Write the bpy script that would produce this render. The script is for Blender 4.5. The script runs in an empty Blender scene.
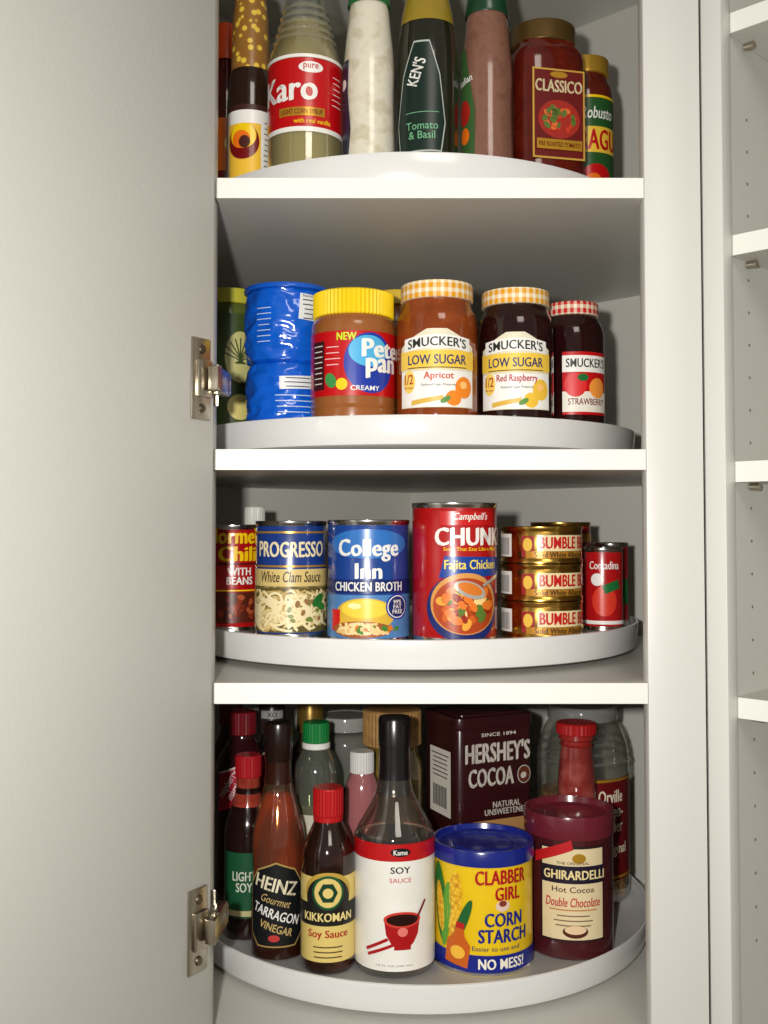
import bpy, bmesh, math, random
from mathutils import Vector, Matrix, noise
random.seed(4)
ZC = 1.35
scene = bpy.context.scene
scene.view_settings.view_transform = 'Standard'
COL = scene.collection

# ------------------------------------------------------------ materials
def lin(c):
    out = []
    for v in c[:3]:
        v = v/255.0
        out.append(v/12.92 if v <= 0.04045 else ((v+0.055)/1.055)**2.4)
    return (out[0], out[1], out[2], 1.0)
MC = {}
def new_mat(name):
    m = bpy.data.materials.new(name); m.use_nodes = True
    nt = m.node_tree
    for n in list(nt.nodes): nt.nodes.remove(n)
    o = nt.nodes.new('ShaderNodeOutputMaterial')
    return m, nt, o
def M(rgb, rough=.4, metal=0., coat=0., var=.06, vs=60., bump=0., spec=.5):
    key = ('m', rgb, rough, metal, coat, var, vs, bump, spec)
    if key in MC: return MC[key]
    m, nt, o = new_mat('mat_%d_%d_%d' % rgb)
    p = nt.nodes.new('ShaderNodeBsdfPrincipled')
    p.inputs['Roughness'].default_value = rough
    p.inputs['Metallic'].default_value = metal
    p.inputs['Coat Weight'].default_value = coat
    p.inputs['Coat Roughness'].default_value = .14
    p.inputs['Specular IOR Level'].default_value = spec
    tc = nt.nodes.new('ShaderNodeTexCoord')
    nz = nt.nodes.new('ShaderNodeTexNoise'); nz.inputs['Scale'].default_value = vs
    nt.links.new(tc.outputs['Object'], nz.inputs['Vector'])
    mx = nt.nodes.new('ShaderNodeMix'); mx.data_type = 'RGBA'
    c = lin(rgb)
    mx.inputs[6].default_value = tuple(x*(1-var) for x in c[:3])+(1,)
    mx.inputs[7].default_value = tuple(min(1, x*(1+var)) for x in c[:3])+(1,)
    nt.links.new(nz.outputs['Fac'], mx.inputs[0])
    nt.links.new(mx.outputs[2], p.inputs['Base Color'])
    if bump:
        b = nt.nodes.new('ShaderNodeBump'); b.inputs['Strength'].default_value = bump
        b.inputs['Distance'].default_value = .001
        n2 = nt.nodes.new('ShaderNodeTexNoise'); n2.inputs['Scale'].default_value = 350
        nt.links.new(tc.outputs['Object'], n2.inputs['Vector'])
        nt.links.new(n2.outputs['Fac'], b.inputs['Height'])
        nt.links.new(b.outputs['Normal'], p.inputs['Normal'])
    nt.links.new(p.outputs[0], o.inputs[0])
    MC[key] = m
    return m
def ramp_mat(name, stops, scale, kind='noise', rough=.3, detail=3, stretch=(1,1,1), metal=0, coat=.3):
    key = ('r', name)
    if key in MC: return MC[key]
    m, nt, o = new_mat(name)
    p = nt.nodes.new('ShaderNodeBsdfPrincipled'); p.inputs['Roughness'].default_value = rough
    p.inputs['Metallic'].default_value = metal
    p.inputs['Coat Weight'].default_value = coat; p.inputs['Coat Roughness'].default_value = .08
    tc = nt.nodes.new('ShaderNodeTexCoord')
    mp = nt.nodes.new('ShaderNodeMapping'); mp.inputs['Scale'].default_value = stretch
    nt.links.new(tc.outputs['Object'], mp.inputs['Vector'])
    if kind == 'noise':
        t = nt.nodes.new('ShaderNodeTexNoise'); t.inputs['Detail'].default_value = detail; out = 'Fac'
    else:
        t = nt.nodes.new('ShaderNodeTexVoronoi'); out = 'Distance' if kind == 'voronoi' else 'Color'
    t.inputs['Scale'].default_value = scale
    nt.links.new(mp.outputs[0], t.inputs['Vector'])
    r = nt.nodes.new('ShaderNodeValToRGB')
    while len(r.color_ramp.elements) < len(stops): r.color_ramp.elements.new(.5)
    for e, (pos, c) in zip(r.color_ramp.elements, stops):
        e.position = pos; e.color = lin(c)
    nt.links.new(t.outputs[out], r.inputs[0])
    nt.links.new(r.outputs[0], p.inputs['Base Color'])
    nt.links.new(p.outputs[0], o.inputs[0])
    MC[key] = m
    return m
def glassy(rgb, diff=.05, rough=.03, g0=.06, g1=.6):
    key = ('g', rgb, diff, rough, g0, g1)
    if key in MC: return MC[key]
    m, nt, o = new_mat('glass_%d_%d_%d' % rgb)
    tr = nt.nodes.new('ShaderNodeBsdfTransparent'); tr.inputs[0].default_value = lin(rgb)
    df = nt.nodes.new('ShaderNodeBsdfDiffuse'); df.inputs[0].default_value = lin(rgb)
    gl = nt.nodes.new('ShaderNodeBsdfGlossy'); gl.inputs['Roughness'].default_value = rough
    gl.inputs[0].default_value = (.95, .95, .95, 1)
    a = nt.nodes.new('ShaderNodeMixShader'); a.inputs[0].default_value = diff
    nt.links.new(tr.outputs[0], a.inputs[1]); nt.links.new(df.outputs[0], a.inputs[2])
    lw = nt.nodes.new('ShaderNodeLayerWeight'); lw.inputs[0].default_value = .35
    mu = nt.nodes.new('ShaderNodeMath'); mu.operation = 'MULTIPLY_ADD'
    mu.inputs[1].default_value = g1; mu.inputs[2].default_value = g0
    nt.links.new(lw.outputs['Facing'], mu.inputs[0])
    b = nt.nodes.new('ShaderNodeMixShader')
    nt.links.new(mu.outputs[0], b.inputs[0]); nt.links.new(a.outputs[0], b.inputs[1]); nt.links.new(gl.outputs[0], b.inputs[2])
    nt.links.new(b.outputs[0], o.inputs[0])
    MC[key] = m
    return m
def gingham(name, c1, nu=30, nv=1.1):
    key = ('gi', name)
    if key in MC: return MC[key]
    m, nt, o = new_mat(name)
    p = nt.nodes.new('ShaderNodeBsdfPrincipled'); p.inputs['Roughness'].default_value = .3
    uv = nt.nodes.new('ShaderNodeUVMap')
    sp = nt.nodes.new('ShaderNodeSeparateXYZ'); nt.links.new(uv.outputs[0], sp.inputs[0])
    outs = []
    for i, k in ((0, nu), (1, nv)):
        a = nt.nodes.new('ShaderNodeMath'); a.operation = 'MULTIPLY'; a.inputs[1].default_value = k
        nt.links.new(sp.outputs[i], a.inputs[0])
        f = nt.nodes.new('ShaderNodeMath'); f.operation = 'FRACT'; nt.links.new(a.outputs[0], f.inputs[0])
        g = nt.nodes.new('ShaderNodeMath'); g.operation = 'GREATER_THAN'; g.inputs[1].default_value = .45
        nt.links.new(f.outputs[0], g.inputs[0]); outs.append(g)
    s = nt.nodes.new('ShaderNodeMath'); s.operation = 'ADD'
    nt.links.new(outs[0].outputs[0], s.inputs[0]); nt.links.new(outs[1].outputs[0], s.inputs[1])
    h = nt.nodes.new('ShaderNodeMath'); h.operation = 'MULTIPLY'; h.inputs[1].default_value = .5
    nt.links.new(s.outputs[0], h.inputs[0])
    mx = nt.nodes.new('ShaderNodeMix'); mx.data_type = 'RGBA'
    mx.inputs[6].default_value = lin((240, 232, 205)); mx.inputs[7].default_value = lin(c1)
    nt.links.new(h.outputs[0], mx.inputs[0]); nt.links.new(mx.outputs[2], p.inputs['Base Color'])
    nt.links.new(p.outputs[0], o.inputs[0])
    MC[key] = m
    return m

# ------------------------------------------------------------ mesh helpers
def finish(bm, name, mat, parent=None, smooth=True, ang=35):
    me = bpy.data.meshes.new(name)
    bm.to_mesh(me); bm.free()
    if smooth:
        for p in me.polygons: p.use_smooth = True
        me.set_sharp_from_angle(angle=math.radians(ang))
    me.materials.append(mat)
    ob = bpy.data.objects.new(name, me); COL.objects.link(ob)
    if parent: ob.parent = parent
    return ob
def chaikin(p, n):
    for _ in range(n):
        q = [p[0]]
        for a, b in zip(p[:-1], p[1:]):
            q.append((a[0]*.75+b[0]*.25, a[1]*.75+b[1]*.25))
            q.append((a[0]*.25+b[0]*.75, a[1]*.25+b[1]*.75))
        q.append(p[-1]); p = q
    return p
def lathe_bm(prof, segs=56, sx=1, sy=1, sq=0):
    bm = bmesh.new(); uvl = bm.loops.layers.uv.new('UVMap')
    rings = []; L = [0.]
    for a, b in zip(prof[:-1], prof[1:]): L.append(L[-1]+math.hypot(b[0]-a[0], b[1]-a[1])*100)
    for r, z in prof:
        if r < 1e-6: rings.append([bm.verts.new((0, 0, z))])
        else:
            rg = []
            for j in range(segs):
                t = 2*math.pi*j/segs; f = 1
                if sq: f = 1/((abs(math.cos(t))**sq+abs(math.sin(t))**sq)**(1/sq))
                rg.append(bm.verts.new((r*f*math.cos(t)*sx, r*f*math.sin(t)*sy, z)))
            rings.append(rg)
    for i in range(len(rings)-1):
        A, B = rings[i], rings[i+1]
        if len(A) == 1 and len(B) == 1: continue
        for j in range(segs):
            k = (j+1) % segs
            if len(A) == 1: vs = [A[0], B[k], B[j]]; uv = [(j, L[i]), (j+1, L[i+1]), (j, L[i+1])]
            elif len(B) == 1: vs = [A[j], A[k], B[0]]; uv = [(j, L[i]), (j+1, L[i]), (j, L[i+1])]
            else: vs = [A[j], A[k], B[k], B[j]]; uv = [(j, L[i]), (j+1, L[i]), (j+1, L[i+1]), (j, L[i+1])]
            f = bm.faces.new(vs)
            for lp, (u, v) in zip(f.loops, uv): lp[uvl].uv = (u/segs, v)
    bmesh.ops.recalc_face_normals(bm, faces=bm.faces[:])
    return bm
def prism(name, pts, z0, z1, mat, bevel=0, parent=None):
    bm = bmesh.new()
    lo = [bm.verts.new((x, y, z0)) for x, y in pts]; hi = [bm.verts.new((x, y, z1)) for x, y in pts]
    bm.faces.new(lo[::-1]); bm.faces.new(hi)
    n = len(pts)
    for i in range(n): bm.faces.new([lo[i], lo[(i+1) % n], hi[(i+1) % n], hi[i]])
    bmesh.ops.recalc_face_normals(bm, faces=bm.faces[:])
    if bevel: bmesh.ops.bevel(bm, geom=bm.edges[:], offset=bevel, segments=2, affect='EDGES', profile=.5)
    return finish(bm, name, mat, parent, smooth=bool(bevel))
def boxpts(x0, x1, y0, y1): return [(x0, y0), (x1, y0), (x1, y1), (x0, y1)]

def text_bm(s, w, h, bold=.02, shear=0):
    bold *= .62
    cu = bpy.data.curves.new('t', 'FONT'); cu.body = s; cu.size = 1; cu.offset = min(bold, .004)
    cu.resolution_u = 3; cu.shear = shear; cu.align_x = 'CENTER'; cu.space_line = .85; cu.space_character = 1+bold
    ob = bpy.data.objects.new('t', cu); COL.objects.link(ob)
    dg = bpy.context.evaluated_depsgraph_get()
    me = bpy.data.meshes.new_from_object(ob.evaluated_get(dg))
    bm = bmesh.new()
    for k, dx in enumerate((0,) if bold < .009 else (-bold, 0, bold)):
        n0 = len(bm.verts); bm.from_mesh(me); bm.verts.ensure_lookup_table()
        for v in bm.verts[n0:]: v.co.x += dx; v.co.y += dx*.3
    bpy.data.objects.remove(ob); bpy.data.curves.remove(cu); bpy.data.meshes.remove(me)
    if not bm.verts: return bm
    xs = [v.co.x for v in bm.verts]; ys = [v.co.y for v in bm.verts]
    cx, cy = (min(xs)+max(xs))/2, (min(ys)+max(ys))/2
    W, H = max(xs)-min(xs), max(ys)-min(ys)
    kx = w/W if w else h/H; ky = h/H if h else kx
    for v in bm.verts: v.co = Vector(((v.co.x-cx)*kx, (v.co.y-cy)*ky, 0))
    return bm
def poly_bm(pts):
    bm = bmesh.new(); bm.faces.new([bm.verts.new((x, y, 0)) for x, y in pts]); return bm
def ell_pts(w, h, n=32, a0=0, a1=360):
    full = (a1-a0 == 360)
    return [(w/2*math.cos(math.radians(a0+(a1-a0)*i/(n if full else n-1))), h/2*math.sin(math.radians(a0+(a1-a0)*i/(n if full else n-1)))) for i in range(n)]
def star_pts(w, h, n=14, k=.78):
    return [((w/2 if i % 2 == 0 else w/2*k)*math.cos(math.pi*i/n), (h/2 if i % 2 == 0 else h/2*k)*math.sin(math.pi*i/n)) for i in range(2*n)]

class It:
    def __init__(s, name, x, y, h, rot=0):
        s.e = bpy.data.objects.new(name, None); s.e.empty_display_size = .02
        COL.objects.link(s.e)
        s.e.location = (x, y, ZC+h)
        s.e.rotation_euler = (0, 0, -math.atan2(x, y)+math.radians(rot))
        s.face = None; s.z0 = 0
    def lathe(s, name, prof, mat, ch=0, **k):
        ang = k.pop('ang', 35)
        prof = [(r, z+s.z0) for r, z in prof]
        return finish(lathe_bm(chaikin(prof, ch) if ch else prof, **k), name, mat, s.e, ang=ang)
    def dec(s, bm, name, mat, r, u=0, z=0, layer=1, tilt=0, arc=0):
        if not bm.verts: bm.free(); return
        ct, st = math.cos(math.radians(tilt)), math.sin(math.radians(tilt))
        for v in bm.verts:
            x, y = v.co.x, v.co.y
            y += -arc*x*x
            v.co = Vector((x*ct-y*st+u, x*st+y*ct+z+s.z0, 0))
        off = .00032*layer
        if r is not None:
            xs = [v.co.x for v in bm.verts]; x0, x1 = min(xs), max(xs); step = max(.002, r*.1)
            for i in range(1, int((x1-x0)/step)+1):
                bmesh.ops.bisect_plane(bm, geom=bm.verts[:]+bm.edges[:]+bm.faces[:], plane_co=(x0+step*i, 0, 0), plane_no=(1, 0, 0))
            for v in bm.verts:
                a = v.co.x/r; R = r+off
                v.co = Vector((R*math.sin(a), -R*math.cos(a), v.co.y))
        else:
            d, ang = s.face; ca, sa = math.cos(math.radians(ang)), math.sin(math.radians(ang))
            for v in bm.verts:
                x, y = v.co.x, -d-off
                v.co = Vector((x*ca-y*sa, x*sa+y*ca, v.co.y))
        return finish(bm, name, mat, s.e, smooth=(r is not None), ang=60)
    def txt(s, t, mat, r, u, z, w, h, layer=3, bold=.02, tilt=0, arc=0, shear=0, name=None):
        s.dec(text_bm(t, w, h, bold, shear), name or 'lettering', mat, r, u, z, layer, tilt, arc)
    def rect(s, mat, r, u, z, w, h, layer=1, tilt=0, arc=0, name='label_panel'):
        n = max(2, int(w/.003)) if arc else 1
        pts = [(-w/2+w*i/n, -h/2) for i in range(n+1)]+[(w/2-w*i/n, h/2) for i in range(n+1)]
        s.dec(poly_bm(pts), name, mat, r, u, z, layer, tilt, arc)
    def ell(s, mat, r, u, z, w, h, layer=2, tilt=0, name='label_oval', a0=0, a1=360):
        s.dec(poly_bm(ell_pts(w, h, a0=a0, a1=a1)), name, mat, r, u, z, layer, tilt)
    def poly(s, mat, r, u, z, pts, layer=2, tilt=0, name='label_shape'):
        s.dec(poly_bm(pts), name, mat, r, u, z, layer, tilt)
    def noodles(s, mats, r, u, z, w, h, n, width, length, layer, seed=1, oval=False):
        rnd = random.Random(seed)
        for k, mt in enumerate(mats):
            bm = bmesh.new()
            for _ in range(n):
                for _t in range(40):
                    x, y, a = rnd.uniform(-w/2, w/2), rnd.uniform(-h/2, h/2), rnd.uniform(0, 6.28); c = rnd.uniform(-130, 130)
                    P = [(x, y, a)]; px, py, pa = x, y, a; ok = True
                    for i in range(6):
                        px += math.cos(pa)*length/6; py += math.sin(pa)*length/6; pa += c*length/6; P.append((px, py, pa))
                    for (qx, qy, _q) in P:
                        if oval and (qx/(w/2))**2+(qy/(h/2))**2 > 1: ok = False
                        if not oval and (abs(qx) > w/2 or abs(qy) > h/2-width/2): ok = False
                    if ok: break
                else: continue
                vs = []
                for (qx, qy, qa) in P:
                    nx, ny = -math.sin(qa)*width/2, math.cos(qa)*width/2
                    vs.append((bm.verts.new((qx+nx, qy+ny, 0)), bm.verts.new((qx-nx, qy-ny, 0))))
                for (a1, b1), (a2, b2) in zip(vs[:-1], vs[1:]): bm.faces.new([a1, b1, b2, a2])
            s.dec(bm, 'picture_detail', mt, r, u, z, layer+k*.6)
    def blobs(s, mats, r, u, z, w, h, n, size, layer, seed=1, oval=False):
        rnd = random.Random(seed)
        for k, mt in enumerate(mats):
            bm = bmesh.new()
            for _ in range(n):
                while True:
                    x, y = rnd.uniform(-w/2+size/2, w/2-size/2), rnd.uniform(-h/2+size/2, h/2-size/2)
                    if not oval or (x/(w/2-size/2))**2+(y/(h/2-size/2))**2 < 1: break
                a = rnd.uniform(0, 3.14); sz = size*rnd.uniform(.6, 1)
                vs = []
                for (ex, ey) in ell_pts(sz, sz*.65, 12): vs.append(bm.verts.new((x+ex*math.cos(a)-ey*math.sin(a), y+ex*math.sin(a)+ey*math.cos(a), 0)))
                bm.faces.new(vs)
            s.dec(bm, 'picture_detail', mt, r, u, z, layer+k*.6)

# palette
WHITE = M((238, 236, 230), .35, 0, .2); CREAM = M((226, 212, 172), .4); BLACK = M((14, 13, 14), .35); RED = M((190, 8, 16), .3, 0, .3)
DRED = M((115, 10, 16), .3, 0, .3); YEL = M((246, 204, 14), .3, 0, .3); BLUE = M((18, 44, 160), .3, 0, .3); GOLDP = M((205, 155, 48), .3, .5)
GREEN = M((22, 105, 48), .3, 0, .3); DGREEN = M((16, 60, 36), .3, 0, .3); ORANGE = M((234, 112, 20), .35)
STEEL = M((205, 204, 200), .2, 1.0); GOLDM = M((212, 168, 82), .22, 1.0, var=.1)
NICKEL = M((182, 174, 158), .28, 1.0)
CLEAR = glassy((236, 238, 234), .03)
CAB = M((203, 202, 195), .45, 0, 0, .015, 8, .12)
CABIN = M((200, 198, 190), .42, 0, 0, .015, 8, .08)
EDGE = M((232, 231, 224), .35, 0, 0, .01, 8)
TRAYM = M((222, 221, 219), .2, 0, .4, .01, 10)

# ------------------------------------------------------------ room and cabinet
fl = M((150, 128, 98), .4, 0, 0, .12, 6)
wallm = M((205, 200, 185), .7, 0, 0, .02, 5)
prism('floor', boxpts(-2.2, 2.6, -2.2, 2.2), -.05, 0, fl)
S2 = math.sqrt(2)
BK = .045
zb, zt = ZC-.50, ZC+.74
def seg_wall(name, p, q, th, z0, z1, mat):
    d = Vector((q[0]-p[0], q[1]-p[1])).normalized(); n = Vector((d.y, -d.x))*th
    return prism(name, [p, q, (q[0]+n.x, q[1]+n.y), (p[0]+n.x, p[1]+n.y)], z0, z1, mat)
PR1, PR2, PB, PL2, PL1 = (.29, 1.02), (.525, 1.255), (BK, 1.735), (-.435, 1.255), (-.20, 1.02)
seg_wall('wall_cabinet_right_side', PR1, PR2, .016, 0, zt+.02, CABIN)
seg_wall('wall_cabinet_back_right', PR2, PB, .016, 0, zt+.02, CABIN)
seg_wall('wall_cabinet_back_left', PB, PL2, .016, 0, zt+.02, CABIN)
seg_wall('wall_cabinet_left_side', PL2, PL1, .016, 0, zt+.02, CABIN)
e = .0006
shelf_pts = [(-.1622, 1.0005), (.2497, 1.0005), (.2497, 1.0205), (.289, 1.0205), (.525-2*e, 1.255), (BK, 1.735-2*e), (-.435+2*e, 1.255), (-.199, 1.0205), (-.1622, 1.0205)]
def shelf(h, name, th=.0185):
    ob = prism(name, shelf_pts, ZC+h-th, ZC+h, CABIN)
    st = prism('edge_band', boxpts(-.1622, .2497, .9995, 1.0003), ZC+h-th, ZC+h, EDGE); st.parent = ob
    return ob
HA, HB, HC_, HD = .3335, .0718, -.1498, -.482
for h in (HA, HB, HC_, HD): shelf(h, 'cabinet_shelf', .0195)
shelf(.74, 'cabinet_shelf', .02)
trim = M((210, 209, 203), .38, 0, 0, .01, 8, .1)
prism('trim_1', boxpts(.2502, .3050, 1.0, 1.02), 0, zt+.02, trim, .0015)
prism('trim_2', boxpts(-.215, -.163, 1.0, 1.02), 0, zt+.02, trim, .0015)
prism('trim_3', boxpts(-.1628, .25, 1.001, 1.019), 0, ZC+HD-.022, trim)
def L(a, b): return (.3062+(a+b)/S2, 1.0+(b-a)/S2)
def lprism(name, a0, a1, b0, b1, z0, z1, mat, bevel=0, parent=None):
    return prism(name, [L(a0, b0), L(a1, b0), L(a1, b1), L(a0, b1)], z0, z1, mat, bevel, parent)
lprism('trim_4', .0, .021, .0, .019, 0, zt+.02, trim, .001)
lprism('trim_5', .45, .50, .0, .019, 0, zt+.02, trim, .001)
sw = lprism('wall_side_cabinet_left', .002, .019, .0195, .32, 0, zt+.02, CAB)
lprism('wall_side_cabinet_right', .452, .47, .0195, .32, 0, zt+.02, CAB)
lprism('wall_side_cabinet_back', .0, .47, .321, .335, 0, zt+.02, CABIN)
for h in (.494, .2774, .0600, -.163, -.75, -1.2, .74):
    o = lprism('side_cabinet_shelf', .0195, .4515, .0195, .32, ZC+h-.0195, ZC+h, CABIN)
    lprism('edge_band', .0215, .4495, .0186, .0193, ZC+h-.0195, ZC+h, EDGE, 0, o)
pin = M((110, 102, 90), .6)
bm = bmesh.new()
for b in (.055, .25):
    for k in range(26):
        z = ZC-.40+k*.032
        c = L(.0193, b)
        mt = Matrix.Translation((c[0], c[1], z)) @ Matrix.Rotation(math.radians(-45), 4, 'Z') @ Matrix.Rotation(math.radians(90), 4, 'Y')
        bmesh.ops.create_circle(bm, cap_ends=True, segments=10, radius=.0016, matrix=mt)
finish(bm, 'shelf_pin_holes', pin, sw, False)
for h in (.2774, .0600, -.163, .494):
    c = L(.0255, .05)
    bm = bmesh.new(); bmesh.ops.create_cone(bm, cap_ends=True, segments=12, radius1=.0035, radius2=.0035, depth=.01, matrix=Matrix.Translation((c[0], c[1], ZC+h-.0195-.0038)) @ Matrix.Rotation(math.radians(-45), 4, 'Z') @ Matrix.Rotation(math.radians(90), 4, 'Y'))
    finish(bm, 'shelf_pin', NICKEL, sw)
seg_wall('wall_right', (1.9, .1), (.1, 1.9), -.05, 0, 2.5, wallm)
seg_wall('wall_left', (0.0, 1.9), (-1.8, .1), -.05, 0, 2.5, wallm)

# ------------------------------------------------------------ cabinet door with hinges
phi = math.radians(121)
P0 = Vector((-.1580, .972)); d2 = Vector((math.cos(phi), -math.sin(phi))); n2 = Vector((math.sin(phi), math.cos(phi)))
if n2.y > 0: n2 = -n2
def D(t, o): q = P0+d2*t+n2*o; return (q.x, q.y)
DOORM = M((188, 187, 180), .5, 0, 0, .015, 8, .15)
door = prism('door_1', [D(0, 0), D(.44, 0), D(.44, -.019), D(0, -.019)], ZC-.49, ZC+.73, DOORM, .0015)
def hinge(hc):
    it = bpy.data.objects.new('cabinet_hinge', None); COL.objects.link(it)
    def hb(name, t0, t1, o0, o1, z0, z1, bev=.0012, mat=NICKEL):
        prism(name, [D(t0, o0), D(t1, o0), D(t1, o1), D(t0, o1)], ZC+z0, ZC+z1, mat, bev, it)
    hb('cup_plate', .008, .033, .0002, .0028, hc-.0375, hc+.0375)
    hb('plate_step', .010, .028, .002, .0065, hc-.017, hc+.017)
    for s in (-1, 1):
        c = D(.020, .0030)
        bm = bmesh.new(); bmesh.ops.create_cone(bm, cap_ends=True, segments=16, radius1=.0050, radius2=.0035, depth=.003, matrix=Matrix.Translation((c[0], c[1], ZC+hc+s*.027)) @ n2.to_3d().to_track_quat('Z', 'Y').to_matrix().to_4x4())
        finish(bm, 'screw', M((120, 112, 98), .35, 1.0), it)
    prism('arm', [(-.1600, .950), (-.1500, .945), (-.1465, .997), (-.1555, .9985)], ZC+hc-.011, ZC+hc+.011, NICKEL, .001, it)
    prism('mounting_plate', [(-.1620, .985), (-.1475, .985), (-.1455, .9985), (-.1620, .9985)], ZC+hc-.010, ZC+hc+.009, NICKEL, .0015, it)
    prism('mounting_foot', [(-.1628, .9985), (-.158, .9985), (-.158, 1.0), (-.1628, 1.0)], ZC+hc-.020, ZC+hc+.02, NICKEL, .0004, it)
    bm = bmesh.new(); bmesh.ops.create_cone(bm, cap_ends=True, segments=14, radius1=.004, radius2=.004, depth=.026, matrix=Matrix.Translation((-.1535, .963, ZC+hc)))
    finish(bm, 'pivot', NICKEL, it)
hinge(.133); hinge(-.363)

# ------------------------------------------------------------ turntables
def turntable(x, y, h, R):
    it = It('lazy_susan_turntable', x, y, h)
    it.lathe('tray', [(0, .026), (R-.2, .0302), (R-.006, .0302), (R-.0045, .0312), (R-.0035, .0362), (R-.002, .0372), (R, .0366), (R+.0006, .034), (R-.002, .013), (R-.004, .008), (R-.008, .0065), (0, .0065)], TRAYM, segs=128)
    it.lathe('bearing', [(0, .0002), (.10, .0002), (.10, .0066), (0, .0066)], M((120, 118, 112), .5))
turntable(.030, 1.302, HA, .272)
turntable(.034, 1.302, HB, .270)
turntable(.034, 1.302, HC_, .272)
turntable(.042, 1.306, HD, .276)
FA, FB, FC, FD = HA+.0303, HB+.0303, HC_+.0303, HD+.0303

# ------------------------------------------------------------ builders
def can(it, r, h, mat, rim=STEEL):
    it.lathe('tin', [(0, .0015), (r*.95, .0015), (r*.97, 0), (r, .0008), (r, .003), (r*.982, .0042), (r*.975, .006), (r*.975, h-.006), (r*.982, h-.0042), (r, h-.003), (r, h-.0006), (r*.985, h), (r*.955, h-.0008), (r*.945, h-.0035), (r*.7, h-.0035), (r*.68, h-.003), (0, h-.003)], rim)
    it.lathe('label_wrap', [(r*.98, .0055), (r*.983, .0058), (r*.983, h-.0058), (r*.98, h-.0055)], mat)
    return r*.983
def lid(it, r, z0, z1, mat, name='lid'):
    it.lathe(name, [(r*.9, z0), (r, z0+.0006), (r*1.015, z0+.0015), (r*1.005, z0+.003), (r*1.005, z1-.0025), (r*.985, z1-.0007), (r*.93, z1), (r*.85, z1-.0004), (r*.82, z1-.0015), (0, z1-.0015)], mat)
def ribcap(it, r, z0, z1, mat, name='cap', n=28):
    bm = lathe_bm([(0, z0), (r*.97, z0), (r, z0+.001), (r, z1-.0015), (r*.93, z1), (0, z1)], segs=n*2)
    for v in bm.verts:
        k = math.hypot(v.co.x, v.co.y)
        if k > r*.96 and z0 < v.co.z+1e-5 < z1:
            a = math.atan2(v.co.y, v.co.x); j = round(a/(2*math.pi)*n*2)
            f = 1.0 if j % 2 else .965
            v.co.x *= f; v.co.y *= f
    for v in bm.verts: v.co.z += it.z0
    finish(bm, name, mat, it.e, ang=20)
def bottle(it, prof, mat, ch=2, name='bottle', **k): it.lathe(name, prof, mat, ch=ch, **k)
def lines(it, mat, r, u, z, w, n, dz, h=.0012, layer=3):
    for i in range(n):
        ww = w*random.uniform(.75, 1)
        it.rect(mat, r, u, z-i*dz, ww, h, layer, name='small_print')

# ============================================================ SHELF A (top)
b = It('sauce_bottle', -.1825, 1.20, FA)
bottle(b, [(0, 0), (.0185, 0), (.0185, .002), (.0185, .12), (.0185, .14), (.011, .165), (.010, .185), (0, .185)], M((80, 16, 14), .12, 0, .5))
b.lathe('cap', [(0, .172), (.0125, .172), (.0125, .212), (.0115, .214), (0, .214)], M((215, 75, 28), .35))
b.rect(ORANGE, .0187, .004, .06, .045, .08); b.rect(DRED, .0187, .004, .03, .045, .018, 2); b.ell(YEL, .0187, .006, .07, .016, .02, 3)

b = It('marinade_bottle', -.1497, 1.16, FA)
bottle(b, [(0, 0), (.0245, 0), (.0245, .002), (.0245, .105), (.0245, .13), (.019, .15), (.015, .17), (.014, .22), (0, .22)], M((40, 22, 15), .1, 0, .6))
polka = ramp_mat('polka_dot_wrap', [(0, (232, 196, 70)), (.30, (232, 196, 70)), (.36, (150, 104, 44)), (1, (136, 94, 40))], 105, 'voronoi')
b.lathe('neck_wrap', [(.0218, .130), (.0212, .16), (.0200, .20), (.0165, .232), (0, .234)], polka)
b.rect(WHITE, .0248, 0, .047, .075, .088); b.rect(M((60, 30, 24), .4), .0248, 0, .094, .075, .006, 2)
b.rect(M((238, 190, 60), .35), .0248, -.008, .040, .040, .072, 2)
b.ell(DRED, .0248, -.008, .056, .036, .040, 3); b.ell(YEL, .0248, -.008, .062, .029, .028, 4); b.ell(ORANGE, .0248, -.010, .058, .020, .020, 5); b.ell(M((70, 26, 16), .4), .0248, -.006, .055, .012, .014, 6)
lines(b, M((90, 80, 70), .5), .0248, .021, .078, .012, 11, .006)

b = It('corn_syrup_bottle', -.0852, 1.12, FA)
kp = [(0, 0), (.036, 0), (.040, .004), (.040, .012), (.040, .118), (.040, .135), (.030, .16), (.024, .19), (.020, .21), (.016, .225), (.016, .25), (0, .25)]
bottle(b, kp, CLEAR)
b.lathe('syrup', chaikin([(0, .003), (.034, .003), (.0385, .006), (.0385, .115), (.0385, .133), (.029, .158), (.0245, .178), (0, .178)], 2), glassy((240, 222, 146), .42))
for zz in (.150, .159, .168, .177, .186): b.lathe('ridge', [(.0330-(zz-.150)*.25, zz), (.0345-(zz-.150)*.26, zz+.003), (.0322-(zz-.150)*.25, zz+.006)], glassy((235, 230, 205), .14))
b.rect(RED, .0402, 0, .0870, .125, .074, 1); b.rect(WHITE, .0402, 0, .1262, .125, .0035, 2); b.rect(WHITE, .0402, 0, .0485, .125, .005, 2)
b.txt('Karo', WHITE, .0402, -.020, .092, .066, .027, bold=.05); b.rect(GOLDP, .0402, -.004, .067, .05, .009, 2); b.txt('LIGHT CORN SYRUP', DRED, .0402, -.004, .067, .045, .0055)
b.ell(WHITE, .0402, .006, .114, .026, .012); b.txt('pure', RED, .0402, .006, .114, .016, .007)
b.txt('with real vanilla', YEL, .0402, .008, .057, .04, .005)
lines(b, WHITE, .0402, .038, .108, .016, 6, .006, .0008)

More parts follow.
